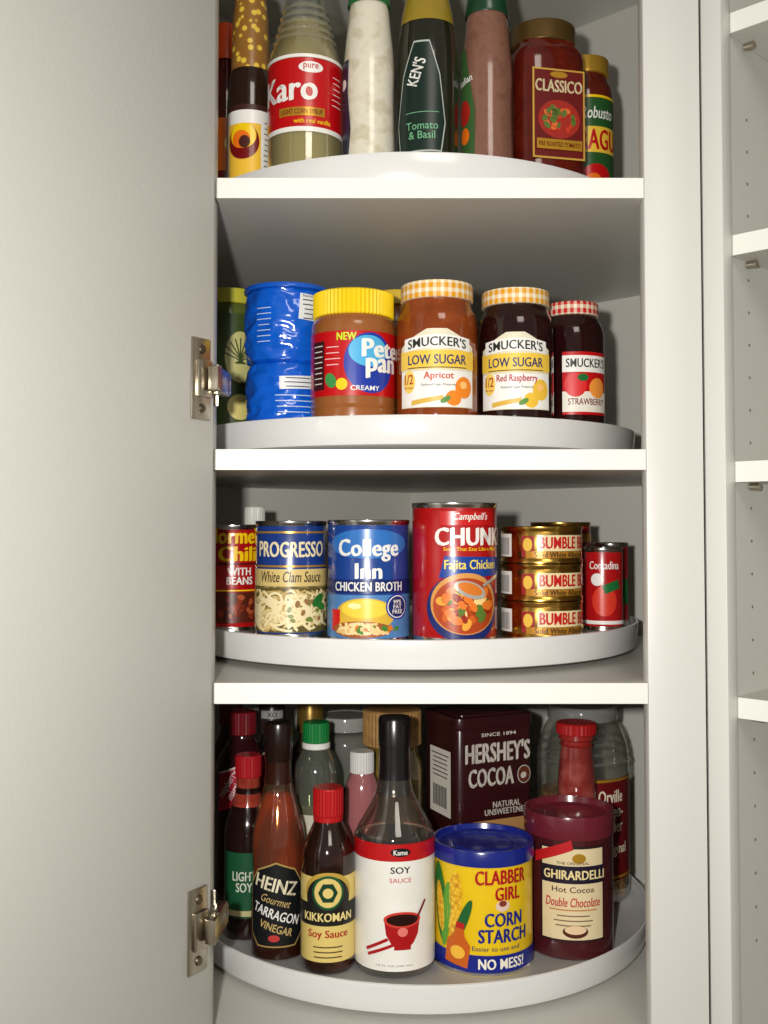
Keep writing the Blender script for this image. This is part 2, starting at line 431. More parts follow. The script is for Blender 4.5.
cream = ramp_mat('creamy_dressing', [(0, (206, 200, 180)), (.5, (222, 216, 198)), (.62, (202, 194, 168)), (1, (230, 225, 208))], 45, rough=.2)
b = It('ranch_dressing_bottle', -.016, 1.105, FA)
bottle(b, [(0, 0), (.025, 0), (.0275, .004), (.0275, .03), (.026, .09), (.0275, .125), (.0225, .17), (.0205, .19), (.016, .21), (0, .21)], cream)
b.lathe('neck_band', [(.0222, .187), (.0232, .189), (.0205, .205), (.019, .235), (0, .235)], GREEN)
b.poly(M((28, 34, 60), .35), .0275, -.034, .07, [(-.012, -.06), (.008, -.06), (.013, -.02), (.008, .02), (.010, .055), (-.012, .055)], 1)
b.ell(WHITE, .0275, -.034, .10, .012, .012)

olive = M((26, 28, 14), .08, 0, .8)
b = It('vinaigrette_bottle', .0465, 1.11, FA)
bottle(b, [(0, 0), (.030, 0), (.0325, .004), (.0325, .04), (.0330, .12), (.031, .155), (.0255, .188), (.0220, .203), (.016, .22), (0, .22)], olive, sy=.85)
bottle(b, [(.0290, .168), (.0280, .177), (.0257, .189), (.0227, .201), (.0175, .218)], M((150, 126, 36), .1, 0, .6), name='oil_layer', sy=.87)
b.lathe('cap', [(.0175, .214), (.019, .217), (.018, .245), (0, .246)], BLACK)
lbl = [(-.026, -.05), (.020, -.05), (.0245, -.02), (.0185, .03), (.008, .064), (-.008, .064), (-.021, .03), (-.030, -.02)]
b.poly(M((180, 188, 180), .4), .0338, -.006, .075, [(x*1.06, y*1.03) for x, y in lbl], 1)
b.poly(M((12, 36, 28), .35), .0338, -.006, .075, lbl, 2)
b.txt('KEN\'S', WHITE, .0338, -.012, .108, .030, .013, tilt=70, bold=.03)
b.txt('Tomato\n& Basil', M((110, 175, 130), .4), .0338, -.006, .046, .034, .018, bold=.01)
b.rect(M((110, 165, 125), .4), .0338, -.006, .065, .036, .0008, 3)

b = It('balsamic_dressing_bottle', .1115, 1.122, FA)
choc = ramp_mat('brown_dressing', [(0, (104, 68, 56)), (.5, (132, 92, 76)), (1, (90, 56, 46))], 60, rough=.15)
bottle(b, [(0, 0), (.026, 0), (.0285, .004), (.0285, .03), (.0265, .09), (.0285, .12), (.0240, .165), (.0215, .19), (.016, .21), (0, .21)], choc)
b.lathe('neck_band', [(.0232, .184), (.0240, .186), (.0205, .208), (.018, .235), (0, .235)], DGREEN)
b.poly(M((60, 95, 50), .35), .0285, -.030, .085, [(-.014, -.07), (.009, -.07), (.016, -.01), (.010, .06), (-.010, .06)], 1, 6)
b.ell(M((170, 36, 28), .35), .0285, -.028, .075, .018, .028); b.ell(ORANGE, .0285, -.027, .05, .014, .018); b.txt('Italian', WHITE, .0285, -.026, .11, .02, .008, tilt=12)

b = It('pasta_sauce_jar', .1768, 1.155, FA, rot=22)
sauce = ramp_mat('tomato_sauce', [(0, (56, 10, 6)), (.5, (86, 20, 10)), (1, (110, 36, 16))], 70, rough=.12)
b.lathe('jar', chaikin([(0, 0), (.036, 0), (.0405, .005), (.0405, .02), (.0405, .13), (.0405, .15), (.034, .160), (.033, .166), (0, .166)], 2), sauce, sq=3.4, segs=72)
lid(b, .0365, .163, .186, M((106, 82, 42), .35, .6, var=.2))
b.face = (.0408, 0)
b.rect(M((215, 170, 74), .35, .3), None, .002, .078, .060, .098, 1); b.rect(M((100, 14, 12), .35), None, .002, .078, .056, .094, 2)
b.txt('CLASSICO', M((244, 228, 185), .4), None, .002, .108, .054, .0135, bold=.04)
b.ell(M((160, 36, 22), .4), None, .002, .072, .048, .042, 3); b.blobs([M((196, 60, 36), .3), M((220, 110, 50), .3), M((90, 110, 46), .3)], None, .002, .071, .044, .038, 12, .010, 4, 5, True)
b.rect(GOLDP, None, .002, .044, .052, .011, 7); b.txt('FIRE ROASTED TOMATO', DRED, None, .002, .044, .048, .005, 8)
b.ell(GOLDP, None, .002, .1205, .02, .007, 3)
b = It('salsa_jar', .236, 1.212, FA, rot=12)
b.lathe('jar', chaikin([(0, 0), (.028, 0), (.031, .004), (.031, .02), (.031, .12), (.031, .14), (.025, .152), (.024, .158), (0, .158)], 2), M((92, 26, 14), .12, 0, .5))
lid(b, .0265, .156, .176, M((195, 152, 52), .3, .5))
b.rect(M((36, 84, 38), .35), .0312, .006, .067, .08, .118, 1); b.rect(YEL, .0312, .006, .125, .08, .003, 2)
b.txt('Robusto', WHITE, .0312, .008, .106, .040, .014, bold=.02, shear=.2); b.rect(M((236, 196, 60), .3), .0312, .006, .075, .056, .030, 2); b.txt('RAGU', RED, .0312, .010, .075, .048, .024, bold=.05)
b.ell(RED, .0312, .006, .032, .036, .03); b.ell(ORANGE, .0312, .002, .028, .018, .016, 3)

# ============================================================ SHELF B
b = It('pickle_jar', -.1826, 1.24, FB)
b.lathe('jar', chaikin([(0, 0), (.030, 0), (.032, .004), (.032, .02), (.032, .125), (.032, .15), (.028, .158), (0, .158)], 2), M((86, 98, 36), .15, 0, .4))
lid(b, .0295, .156, .174, M((190, 186, 56), .35))
b.rect(M((60, 78, 36), .35), .0322, .01, .078, .08, .13, 1)
b.ell(M((196, 190, 122), .4), .0322, .012, .092, .036, .060)
for i in range(9):
    a = -64+i*16
    b.rect(M((60, 74, 34), .4), .0322, .012+.008*math.sin(math.radians(a)), .085+.014*math.cos(math.radians(a)), .0016, .030, 3, tilt=-a)
b.ell(M((215, 200, 120), .4), .0322, .012, .034, .03, .03)

BL = M((10, 92, 205), .14, 0, .9, .10, 40)
b = It('blue_snack_packages', -.1076, 1.16, FB)
def pack(z0, z1, r, seed, name):
    prof = [(0, z0), (r*.86, z0), (r*.96, z0+.003)]
    n = 26
    for i in range(n+1):
        t = i/n; z = z0+.005+(z1-z0-.011)*t
        prof.append((r*(1-.05*abs(2*t-1)**4), z))
    prof += [(r*.94, z1-.003), (r*.86, z1), (r*.6, z1-.001), (0, z1-.001)]
    bm = lathe_bm(prof, segs=96)
    for v in bm.verts:
        k = math.hypot(v.co.x, v.co.y)
        if k > r*.8:
            p = Vector((v.co.x*36, v.co.y*36, v.co.z*64+seed))
            d = noise.noise(p)*.6+noise.noise(p*2.3)*.25
            d = -abs(d)*.0085
            v.co.x *= (k+d)/k; v.co.y *= (k+d)/k
    finish(bm, name, BL, b.e, ang=60)
pack(0, .0735, .0460, 3.1, 'lower_package'); pack(.0725, .1545, .0478, 9.7, 'upper_package')
b.lathe('upper_rim', [(.044, .152), (.0475, .1528), (.0479, .1552), (.0468, .1575), (.043, .1580), (.041, .1555), (0, .1552)], M((20, 90, 200), .2, 0, .6))
b.rect(M((225, 228, 230), .3), .0472, .030, .131, .034, .028, 1, -4); lines(b, M((30, 34, 50), .3), .0472, .030, .139, .028, 5, .005, .0011)
b.txt('Nutrition Facts', M((20, 24, 40), .3), .0472, .030, .1435, .026, .003, 3, bold=.01)
lines(b, M((190, 205, 225), .3), .0472, -.026, .130, .018, 7, .006, .0009)
b.rect(M((225, 228, 230), .3), .0456, .012, .050, .040, .014, 1, 2); lines(b, M((30, 34, 50), .3), .0456, .012, .0545, .034, 3, .0045, .001)
lines(b, M((190, 205, 225), .3), .0456, .008, .036, .042, 4, .006, .0010)

b = It('peanut_butter_jar', -.0321, 1.10, FB)
PB_ = M((148, 88, 42), .2, 0, .4)
b.lathe('jar', chaikin([(0, 0), (.040, 0), (.0442, .004), (.0445, .012), (.0445, .095), (.0445, .106), (.0400, .112), (.0395, .118), (0, .118)], 2), PB_)
b.lathe('jar_base_ring', [(.0443, .016), (.0453, .0185), (.0443, .021)], PB_)
ribcap(b, .0425, .113, .1395, M((240, 204, 22), .35), 'lid', 60)
r = .0447
b.rect(RED, r, 0, .0615, .17, .066, 1)
b.ell(M((30, 56, 160), .3), r, .018, .062, .056, .062, 2); b.ell(M((80, 175, 222), .3), r, .016, .074, .042, .032, 3)
b.txt('NEW', M((205, 228, 40), .3), r, -.007, .0885, .020, .008, 4, bold=.05)
b.txt('Peter', WHITE, r, .037, .0770, .058, .019, 5, bold=.07); b.txt('pan', WHITE, r, .031, .0565, .038, .021, 5, bold=.07)
b.txt('CREAMY', WHITE, r, .012, .036, .03, .005, 5); b.rect(M((60, 20, 20), .4), r, -.041, .06, .018, .05, 2)
lines(b, WHITE, r, -.041, .08, .014, 8, .0055, .0009); b.ell(YEL, r, -.012, .040, .012, .012, 3); b.ell(M((60, 140, 70), .35), r, -.024, .044, .012, .016, 3, 30)
lines(b, M((240, 190, 190), .3), r, -.022, .078, .018, 4, .006, .0009)

def jam(name, x, y, r, h, lidr, lidz, lidmat, jmat, flavor, fcol, fruit, rot=0, lz=.0545, lh=.078):
    b = It(name, x, y, FB, rot)
    b.lathe('jar', chaikin([(0, 0), (r*.92, 0), (r, .005), (r, .015), (r, .098), (r*.98, .112), (r*.88, .119), (lidr*.93, lidz), (lidr*.93, lidz+.004), (0, lidz+.004)], 2), jmat)
    lid(b, lidr, lidz, h, lidmat)
    R = r+.0003; w = r*1.98
    b.poly(M((224, 216, 190), .35, 0, .2), R, 0, lz, [(-w/2, -lh/2), (w/2, -lh/2), (w/2, lh*.30), (w*.34, lh*.40), (w*.12, lh*.52), (-w*.12, lh*.52), (-w*.34, lh*.40), (-w/2, lh*.30)], 1)
    b.rect(WHITE, R, 0, lz-lh*.26, w*.98, lh*.46, 2)
    b.rect(M((236, 196, 70), .35, 0, .2), R, 0, lz+lh*.12, w, lh*.24, 3)
    b.rect(WHITE, R, 0, lz+lh*.355, w*.86, lh*.17, 3, arc=2.6)
    b.txt("SMUCKER'S", M((26, 34, 30), .4), R, 0, lz+lh*.355, w*.74, lh*.125, 4, arc=2.6, bold=.03)
    b.txt('LOW SUGAR', M((30, 50, 100), .4), R, 0, lz+lh*.12, w*.74, lh*.125, 4, bold=.03)
    b.rect(M((60, 60, 60), .4), R, 0, lz+lh*.015, w*.75, .0009, 4)
    b.txt(flavor, fcol, R, w*.02, lz-lh*.10, w*(.36 if len(flavor) < 9 else .54), lh*.12, 4, bold=.03)
    b.txt('Reduced Sugar Preserves', M((60, 60, 60), .4), R, w*.02, lz-lh*.21, w*.42, lh*.04, 4, bold=.01)
    b.ell(fruit, R, w*.34, lz-lh*.24, w*.24, lh*.28, 3); b.ell(fruit, R, w*.20, lz-lh*.38, w*.20, lh*.20, 3)
    b.ell(M((250, 190, 110), .4), R, w*.33, lz-lh*.21, w*.10, lh*.10, 4)
    b.ell(M((90, 140, 60), .4), R, w*.10, lz-lh*.40, w*.14, lh*.07, 4, 30)
    b.ell(M((240, 208, 100), .4), R, -w*.36, lz-lh*.16, w*.18, lh*.30, 3); b.txt('1/2', M((180, 30, 40), .4), R, -w*.36, lz-lh*.13, w*.13, lh*.13, 4); b.txt('the sugar', M((180, 30, 40), .4), R, -w*.36, lz-lh*.24, w*.14, lh*.04, 4, bold=.01)
    b.poly(M((215, 175, 70), .4), R, -w*.12, lz-lh*.42, [(-w*.2, -.004), (w*.18, .001), (w*.2, .006), (-w*.2, .001)], 3)
    return b
apri = ramp_mat('apricot_preserves', [(0, (92, 36, 12)), (.5, (130, 58, 18)), (1, (160, 82, 28))], 60, rough=.1)
bery = ramp_mat('berry_preserves', [(0, (22, 7, 7)), (.6, (36, 10, 10)), (1, (56, 17, 16))], 60, rough=.1)
gy = gingham('gingham_gold', (226, 156, 14)); gr = gingham('gingham_red', (200, 28, 26), 26)
jam('jam_jar', .0553, 1.09, .0425, .1465, .0375, .128, gy, apri, 'Apricot', M((200, 60, 24), .4), M((238, 134, 34), .4))
jam('jam_jar', .1395, 1.107, .0400, .143, .0355, .126, gy, bery, 'Red Raspberry', M((175, 20, 50), .4), M((235, 190, 60), .4))
b = It('jam_jar', .2085, 1.158, FB, 25)
b.lathe('jar', chaikin([(0, 0), (.032, 0), (.035, .005), (.035, .015), (.035, .10), (.034, .112), (.030, .12), (.0265, .126), (.0265, .13), (0, .13)], 2), bery)
lid(b, .0290, .126, .141, gr)
R = .0353
b.rect(RED, R, 0.002, .05, .056, .068, 1); b.rect(WHITE, R, 0.002, .071, .056, .018, 2); b.txt("SMUCKER'S", BLACK, R, 0.002, .072, .048, .010, bold=.03)
b.rect(M((230, 224, 210), .4), R, 0.002, .030, .056, .022, 2); b.ell(M((215, 30, 35), .4), R, -.012, .048, .024, .026, 3); b.ell(M((240, 150, 60), .4), R, .014, .045, .022, .022, 3)
b.ell(GREEN, R, -.004, .056, .012, .008, 4); b.txt('STRAWBERRY', DRED, R, 0.002, .030, .044, .007)
b = It('honey_jar', .0167, 1.255, FB)
b.lathe('jar', chaikin([(0, 0), (.036, 0), (.040, .004), (.040, .13), (.038, .15), (.032, .158), (0, .158)], 2), M((150, 90, 30), .15, 0, .4)); lid(b, .035, .156, .174, M((225, 190, 60), .35))

# ============================================================ SHELF C
chili = M((84, 30, 16), .35)
stew = M((176, 66, 22), .3, 0, .3)
CW = dict(rough=.26, coat=.6)
b = It('chili_can', -.173, 1.205, FC, 14)
r = can(b, .033, .1195, M((172, 12, 16), **CW))
b.txt('Hormel', YEL, r, -.008, .107, .060, .018, bold=.07); b.txt('Chili', YEL, r, -.002, .087, .045, .017, bold=.07)
b.rect(BLACK, r, 0, .0755, .1, .0015, 2); b.txt('WITH\nBEANS', WHITE, r, .000, .062, .030, .019, bold=.05); b.rect(chili, r, 0, .027, .12, .034, 2); b.rect(YEL, r, 0, .046, .12, .0015, 3)
b.blobs([M((140, 50, 26), .3), M((176, 84, 44), .3), M((110, 36, 18), .3)], r, 0, .027, .12, .033, 26, .009, 3, 2)

b = It('clam_sauce_can', -.1002, 1.135, FC)
r = can(b, .0385, .1235, M((26, 58, 134), **CW))
b.rect(M((216, 190, 120), .35), r, 0, .063, .22, .020, 2); b.rect(M((96, 84, 40), .35), r, 0, .031, .22, .048, 2)
b.noodles([M((190, 162, 98), .3), M((222, 198, 138), .3), M((240, 224, 176), .3)], r, 0, .030, .12, .047, 60, .0026, .026, 2.5, 7)
b.blobs([M((120, 132, 50), .3), M((150, 110, 66), .3)], r, .012, .030, .06, .030, 7, .008, 5, 3)
b.ell(M((40, 110, 40), .3), r, .030, .040, .018, .010, 6.5, 40); b.ell(M((50, 124, 46), .3), r, .034, .034, .014, .008, 6.5, -20)
b.rect(GOLDP, r, 0, .076, .22, .002, 3); b.rect(GOLDP, r, 0, .1115, .22, .002, 3)
b.txt('PROGRESSO', M((236, 222, 180), .35), r, 0, .0935, .078, .0165, bold=.05, arc=-.6); b.txt('White Clam Sauce', M((60, 50, 40), .4), r, 0, .065, .070, .0115, bold=.02, shear=.2)

b = It('broth_can', -.0163, 1.11, FC)
r = can(b, .0435, .1245, M((22, 64, 142), **CW))
b.ell(M((46, 112, 188), .3), r, 0, .100, .09, .030, 2)
b.txt('College', WHITE, r, 0, .0935, .066, .023, bold=.06); b.txt('Inn', WHITE, r, 0, .0725, .028, .016, bold=.06)
b.rect(M((12, 36, 100), .3), r, 0, .0565, .27, .014, 2); b.txt('CHICKEN BROTH', WHITE, r, 0, .0565, .076, .0095, bold=.04)
b.rect(M((78, 130, 186), .3), r, 0, .026, .27, .044, 2); b.ell(M((220, 180, 60), .35), r, -.004, .028, .064, .034, 3); b.ell(M((246, 210, 70), .3), r, -.004, .034, .050, .019, 4)
b.ell(M((160, 88, 36), .4), r, -.008, .013, .064, .017, 5)
b.noodles([M((230, 196, 130), .3), M((240, 216, 160), .3)], r, -.012, .014, .048, .015, 16, .0026, .012, 5.4, 4)
b.blobs([M((214, 120, 30), .3), M((70, 130, 50), .3), M((236, 200, 140), .3)], r, .010, .013, .050, .015, 6, .008, 6.6, 6)
b.ell(M((250, 236, 170), .3), r, -.014, .037, .014, .006, 5)
b.ell(BLUE, r, .030, .036, .026, .026, 8.5); b.ell(WHITE, r, .030, .036, .023, .023, 9); b.ell(M((20, 40, 100), .3), r, .030, .036, .021, .021, 9.5); b.txt('99%\nFAT\nFREE', WHITE, r, .030, .036, .012, .014, 10)
b.rect(M((210, 30, 30), .3), r, -.037, .022, .012, .022, 4)

b = It('soup_can', .0736, 1.10, FC)
r = can(b, .0448, .142, M((174, 12, 16), **CW))
b.rect(M((196, 22, 24), .3), r, .016, .126, .060, .014, 2); b.txt("Campbell's", WHITE, r, .018, .127, .038, .0095, bold=.03, shear=.3)
b.txt('CHUNKY', WHITE, r, .026, .1075, .092, .0185, bold=.07); b.txt('Soup That Eats Like a Meal', YEL, r, .020, .0945, .062, .0048)
b.poly(M((20, 64, 150), .3), r, .020, .076, [(-.036, -.010), (.05, -.008), (.05, .010), (-.030, .012)], 2); b.txt('Fajita Chicken', M((250, 220, 90), .3), r, .020, .078, .060, .0125, bold=.03)
b.ell(M((24, 40, 104), .3), r, .012, .036, .084, .070, 2); b.ell(M((214, 150, 76), .35), r, .012, .040, .074, .062, 3); b.ell(stew, r, .012, .038, .068, .056, 4)
b.blobs([M((206, 96, 28), .3), M((236, 166, 60), .3), M((248, 214, 140), .3), M((150, 40, 16), .3), M((90, 120, 40), .3), M((230, 120, 40), .3)], r, .012, .038, .066, .054, 11, .014, 4.6, 12, True)
b.ell(M((225, 222, 210), .2, .6), r, .016, .054, .034, .016, 8.5, -20); b.ell(M((214, 120, 40), .3), r, .016, .055, .026, .011, 9, -20); b.rect(M((225, 222, 210), .2, .6), r, .040, .063, .024, .003, 8.6, 25)

b = It('tuna_can_stack', .1696, 1.135, FC)
for i in range(3):
    b.z0 = i*.0394
    r = can(b, .0440, .0390, GOLDM, GOLDM)
    b.rect(M((230, 214, 166), .3, 0, .4), r, .026, .0215, .060, .0165, 1); b.rect(M((196, 138, 44), .3, .4), r, .020, .0095, .072, .007, 2)
    b.txt('BUMBLE BEE', RED, r, .030, .0218, .064, .0125, bold=.06); b.txt('Solid White Albacore', M((50, 26, 16), .4), r, .024, .0095, .062, .006, bold=.03)
    b.rect(M((150, 28, 24), .35), r, -.014, .018, .014, .022, 1); b.ell(M((230, 186, 70), .3), r, -.014, .020, .010, .014, 3); b.rect(WHITE, r, -.046, .019, .024, .024, 1)
    for k in range(8): b.rect(BLACK, r, -.055+k*.0024, .018, .001, .018, 2)
b.z0 = 0
b = It('tomato_paste_can', .2494, 1.20, FC)
r = can(b, .0226, .094, M((178, 18, 22), **CW))
b.txt('Contadina', WHITE, r, .002, .074, .034, .009, tilt=0, bold=.03); b.ell(M((215, 54, 34), .35), r, .002, .034, .028, .034); b.rect(GREEN, r, .010, .050, .02, .010, 3, 20); b.ell(WHITE, r, -.006, .058, .014, .014, 4); b.rect(WHITE, r, 0, .010, .07, .004, 3)
b = It('tomato_paste_can', .2735, 1.268, FC)
r = can(b, .0205, .098, M((160, 24, 28), .3)); b.rect(GREEN, r, 0, .04, .05, .03, 2)
b = It('tomato_sauce_can', .2130, 1.268, FC)
r = can(b, .036, .1225, M((150, 30, 26), .3), GOLDM); b.rect(GOLDP, r, .01, .104, .1, .010, 2)
b = It('spice_jar', -.158, 1.285, FC)
b.lathe('jar', [(0, 0), (.018, 0), (.019, .002), (.019, .11), (.012, .12), (0, .12)], M((120, 84, 50), .3)); ribcap(b, .0125, .119, .141, M((225, 225, 215), .4))

# ============================================================ SHELF D
DK = M((20, 10, 8), .08, 0, .8)
b = It('soy_sauce_bottle', .0109, 1.10, FD)
bottle(b, [(0, 0), (.038, 0), (.0410, .004), (.0410, .012), (.0410, .120), (.0410, .136), (.0310, .152), (.0185, .175), (.0155, .20), (.0145, .235), (0, .235)], glassy((228, 220, 208), .03))
bottle(b, [(0, .003), (.037, .003), (.0398, .006), (.0398, .118), (.0398, .126), (.037, .134), (0, .134)], DK, name='soy_sauce')
b.lathe('neck_wrap', [(.0186, .174), (.0176, .178), (.0160, .20), (.0158, .222), (.0168, .2225), (.0168, .250), (.0155, .2525), (0, .2525)], M((18, 17, 18), .25, 0, .4))
r = .0413
b.rect(M((236, 234, 226), .35, 0, .2), r, 0, .070, .24, .124, 1); b.rect(M((186, 14, 20), .35, 0, .2), r, 0, .1245, .24, .017, 2)
b.ell(BLACK, r, .006, .125, .020, .0085, 3); b.txt('Kame', WHITE, r, .006, .125, .014, .005, 4, bold=.03)
b.txt('SOY', BLACK, r, .006, .1075, .020, .0065, bold=.02); b.txt('SAUCE', M((190, 40, 40), .4), r, .006, .0975, .022, .0045, bold=.0)
BR = M((170, 16, 22), .3, 0, .3)
b.poly(BR, r, .008, .048, [(-.0185, .010), (-.0165, -.004), (-.012, -.012), (-.0085, -.0155), (-.0085, -.019), (.0085, -.019), (.0085, -.0155), (.012, -.012), (.0165, -.004), (.0185, .010)], 2)
b.ell(M((205, 60, 48), .3), r, .008, .0585, .038, .016, 3); b.ell(M((40, 16, 12), .2), r, .008, .0585, .032, .0115, 4)
b.rect(BR, r, -.018, .034, .026, .003, 5, 28); b.rect(BR, r, -.014, .029, .030, .003, 5, 24); b.rect(M((120, 18, 20), .3), r, .028, .068, .018, .0026, 5, 58)
b.ell(M((225, 120, 110), .3), r, .008, .047, .010, .009, 5); b.txt('10 FL OZ (296 mL)', M((70, 66, 60), .4), r, .0, .0135, .036, .0022, bold=0)

b = It('corn_starch_canister', .1040, 1.117, FD)
yb = M((232, 194, 22), .32, 0, .3)
b.lathe('canister', [(0, .001), (.051, .001), (.0525, 0), (.0525, .003), (.0515, .004), (.0515, .114), (.050, .116), (0, .116)], yb)
b.lathe('base_rim', [(.0516, 0), (.0528, .0005), (.0528, .0035), (.0516, .0045)], STEEL)
LB = M((18, 34, 124), .22, 0, .3)
b.lathe('lid', [(.0515, .108), (.0535, .108), (.0535, .1215), (.0525, .1235), (.0500, .1235), (.0485, .1185), (.047, .1175), (0, .1175)], LB)
b.lathe('lid_ring', [(.030, .1175), (.031, .1185), (.032, .1175)], LB)
r = .0517
b.txt('CLABBER', M((172, 14, 26), .35), r, .020, .098, .056, .0145, bold=.06, arc=1); b.txt('GIRL', M((172, 14, 26), .35), r, .026, .0815, .028, .0135, bold=.06)
b.ell(M((226, 196, 176), .4), r, .020, .0695, .015, .011, 3); b.ell(M((130, 50, 36), .4), r, .020, .072, .008, .006, 4)
b.txt('CORN\nSTARCH', M((20, 36, 124), .3), r, .022, .048, .054, .030, bold=.06)
b.txt('Easier to use and', M((40, 40, 90), .3), r, .014, .0275, .050, .0045, bold=.01)
b.rect(M((18, 34, 130), .3), r, 0, .012, .32, .018, 2); b.txt('NO MESS!', M((240, 234, 215), .3), r, .020, .0125, .050, .0105, bold=.05)
cornm = ramp_mat('corn_picture', [(0, (246, 212, 80)), (.5, (232, 178, 30)), (1, (180, 120, 20))], 260, 'voronoi')
b.ell(M((34, 110, 44), .4), r, -.050, .066, .020, .080, 3, 8); b.ell(M((90, 156, 50), .4), r, -.041, .056, .012, .066, 4, -6)
b.ell(cornm, r, -.030, .068, .017, .066, 4, -4); b.ell(M((26, 96, 42), .4), r, -.021, .052, .010, .05, 5, -22); b.ell(cornm, r, -.050, .062, .012, .05, 4, 8)
b.poly(M((196, 92, 24), .35), r, -.026, .027, [(-.013, -.018), (.013, -.018), (.013, .004), (.006, .012), (.004, .02), (-.004, .02), (-.006, .012), (-.013, .004)], 6, -8); b.ell(M((240, 184, 60), .35), r, -.026, .022, .016, .013, 7); b.rect(M((180, 30, 30), .3), r, -.023, .049, .009, .006, 7, -8)

b = It('hot_cocoa_canister', .2005, 1.15, FD)
b.lathe('canister', [(0, 0), (.045, 0), (.0465, .002), (.0465, .120), (.0455, .128), (0, .128)], M((70, 22, 26), .2, 0, .4))
LM = M((104, 32, 44), .2, 0, .4)
b.lathe('lid', [(.0450, .122), (.0482, .123), (.0487, .126), (.0487, .143), (.0478, .1465), (.0460, .1465), (.0445, .140), (.042, .1385), (0, .1385)], LM)
b.lathe('lid_ring', [(.026, .1385), (.027, .1395), (.028, .1385)], LM)
r = .0467
b.rect(M((40, 20, 24), .35), r, .004, .068, .072, .098, 1); b.rect(M((224, 206, 164), .4), r, .004, .068, .067, .093, 2)
b.rect(M((26, 20, 40), .35), r, .004, .088, .070, .018, 3); b.txt('GHIRARDELLI', M((238, 218, 160), .35), r, .006, .088, .066, .0095, 4, bold=.04)
b.txt('Hot Cocoa', M((60, 30, 26), .4), r, .004, .073, .044, .006, 4, bold=0.01); b.txt('Double Chocolate', M((185, 36, 36), .4), r, .004, .060, .058, .0095, 4, bold=.02, shear=.2)
b.rect(M((185, 120, 60), .4), r, .004, .052, .05, .0012, 4)
lines(b, M((120, 90, 70), .4), r, .004, .046, .045, 3, .005, .0012); b.ell(M((80, 36, 26), .3), r, .006, .030, .026, .013, 4); b.ell(M((230, 200, 160), .3), r, .006, .032, .022, .009, 5)
b.poly(M((186, 24, 32), .35), r, -.008, .114, [(-.03, -.017), (.012, .000), (.010, .010), (-.03, -.006)], 5); b.ell(GOLDP, r, .010, .105, .014, .010, 4); b.txt('THE ORIGINAL', M((80, 50, 40), .4), r, .004, .100, .034, .003, 4, bold=.01)

b = It('soy_sauce_bottle', -.0577, 1.096, FD)
bottle(b, [(0, 0), (.0260, 0), (.0275, .004), (.0275, .012), (.0275, .100), (.0275, .118), (.0195, .135), (.0130, .150), (.0125, .165), (0, .165)], ramp_mat('dark_soy', [(0, (22, 9, 6)), (.55, (34, 14, 8)), (1, (84, 34, 16))], 30, rough=.06, coat=.9, detail=1))
ribcap(b, .0158, .153, .181, M((178, 18, 22), .35))
b.lathe('cap_ring', [(.0145, .147), (.0155, .148), (.0155, .1525), (.0140, .1535)], M((178, 18, 22), .35))
r = .0277
CR = M((222, 198, 116), .35, 0, .2)
b.rect(CR, r, 0, .055, .080, .084, 1); b.ell(M((190, 155, 64), .35), r, 0, .082, .05, .04, 2); b.rect(M((26, 24, 22), .35), r, 0, .060, .080, .022, 3)
b.ell(M((26, 24, 22), .35), r, 0, .076, .046, .044, 3)
b.ell(M((20, 84, 48), .35), r, 0, .082, .032, .034, 4); b.ell(CR, r, 0, .082, .027, .029, 5)
hx = ell_pts(.019, .021, 6); b.poly(DGREEN, r, 0, .082, hx, 6); b.ell(CR, r, 0, .082, .010, .010, 7)
b.txt('KIKKOMAN', M((236, 216, 140), .35), r, 0, .058, .050, .0085, 6, bold=.04); b.txt('Soy Sauce', M((170, 26, 26), .35), r, 0, .040, .042, .010, 3, bold=.03)
lines(b, M((70, 50, 30), .4), r, 0, .028, .034, 3, .005)

b = It('vinegar_bottle', -.1127, 1.13, FD)
hp = [(0, 0), (.0265, 0), (.028, .004), (.028, .02), (.026, .060), (.028, .105), (.0285, .125), (.022, .150), (.0145, .175), (.0125, .195), (.0125, .215), (0, .215)]
bottle(b, hp, glassy((236, 196, 150), .04))
amb = ramp_mat('amber_vinegar', [(0, (66, 20, 6)), (.40, (112, 38, 10)), (.55, (176, 76, 24)), (.75, (232, 140, 66)), (1, (250, 190, 120))], 22, rough=.1, coat=.8, detail=1.5, stretch=(1.4, 1.4, .5))
b.lathe('vinegar', chaikin([(0, .003), (.0255, .003), (.0268, .006), (.0268, .02), (.0248, .060), (.0268, .105), (.0272, .125), (.0208, .149), (.0152, .168), (0, .168)], 2), amb)
b.lathe('cap', [(.0135, .200), (.0148, .202), (.0152, .236), (.0140, .2405), (0, .2405)], M((34, 20, 16), .25)); b.lathe('neck_sleeve', [(.0152, .178), (.0142, .184), (.0138, .202)], M((50, 22, 14), .2))
b.lathe('lower_glass', [(.0284, .002), (.0284, .02), (.0283, .045), (.0282, .06)], M((40, 16, 9), .08, 0, .7))
r = .0286
hexp = [(-.030, -.028), (-.020, -.040), (.020, -.040), (.030, -.028), (.030, .020), (.020, .036), (0, .044), (-.020, .036), (-.030, .020)]
b.poly(M((170, 142, 80), .35), r, -.002, .056, [(x*1.05, y*1.04) for x, y in hexp], 1); b.poly(M((20, 22, 24), .35), r, -.002, .056, hexp, 2)
b.txt('HEINZ', M((232, 222, 190), .35), r, -.002, .078, .046, .014, 3, bold=.04, tilt=-14); b.txt('Gourmet', M((200, 172, 110), .35), r, -.002, .062, .032, .008, 3, tilt=-16, shear=.3, bold=0)
b.txt('TARRAGON', WHITE, r, -.002, .048, .052, .010, 3, tilt=-18, bold=.03); b.txt('VINEGAR', M((200, 172, 110), .35), r, -.002, .034, .036, .008, 3, tilt=-18)
b.ell(M((190, 56, 56), .3), r, -.004, .024, .012, .007, 3)

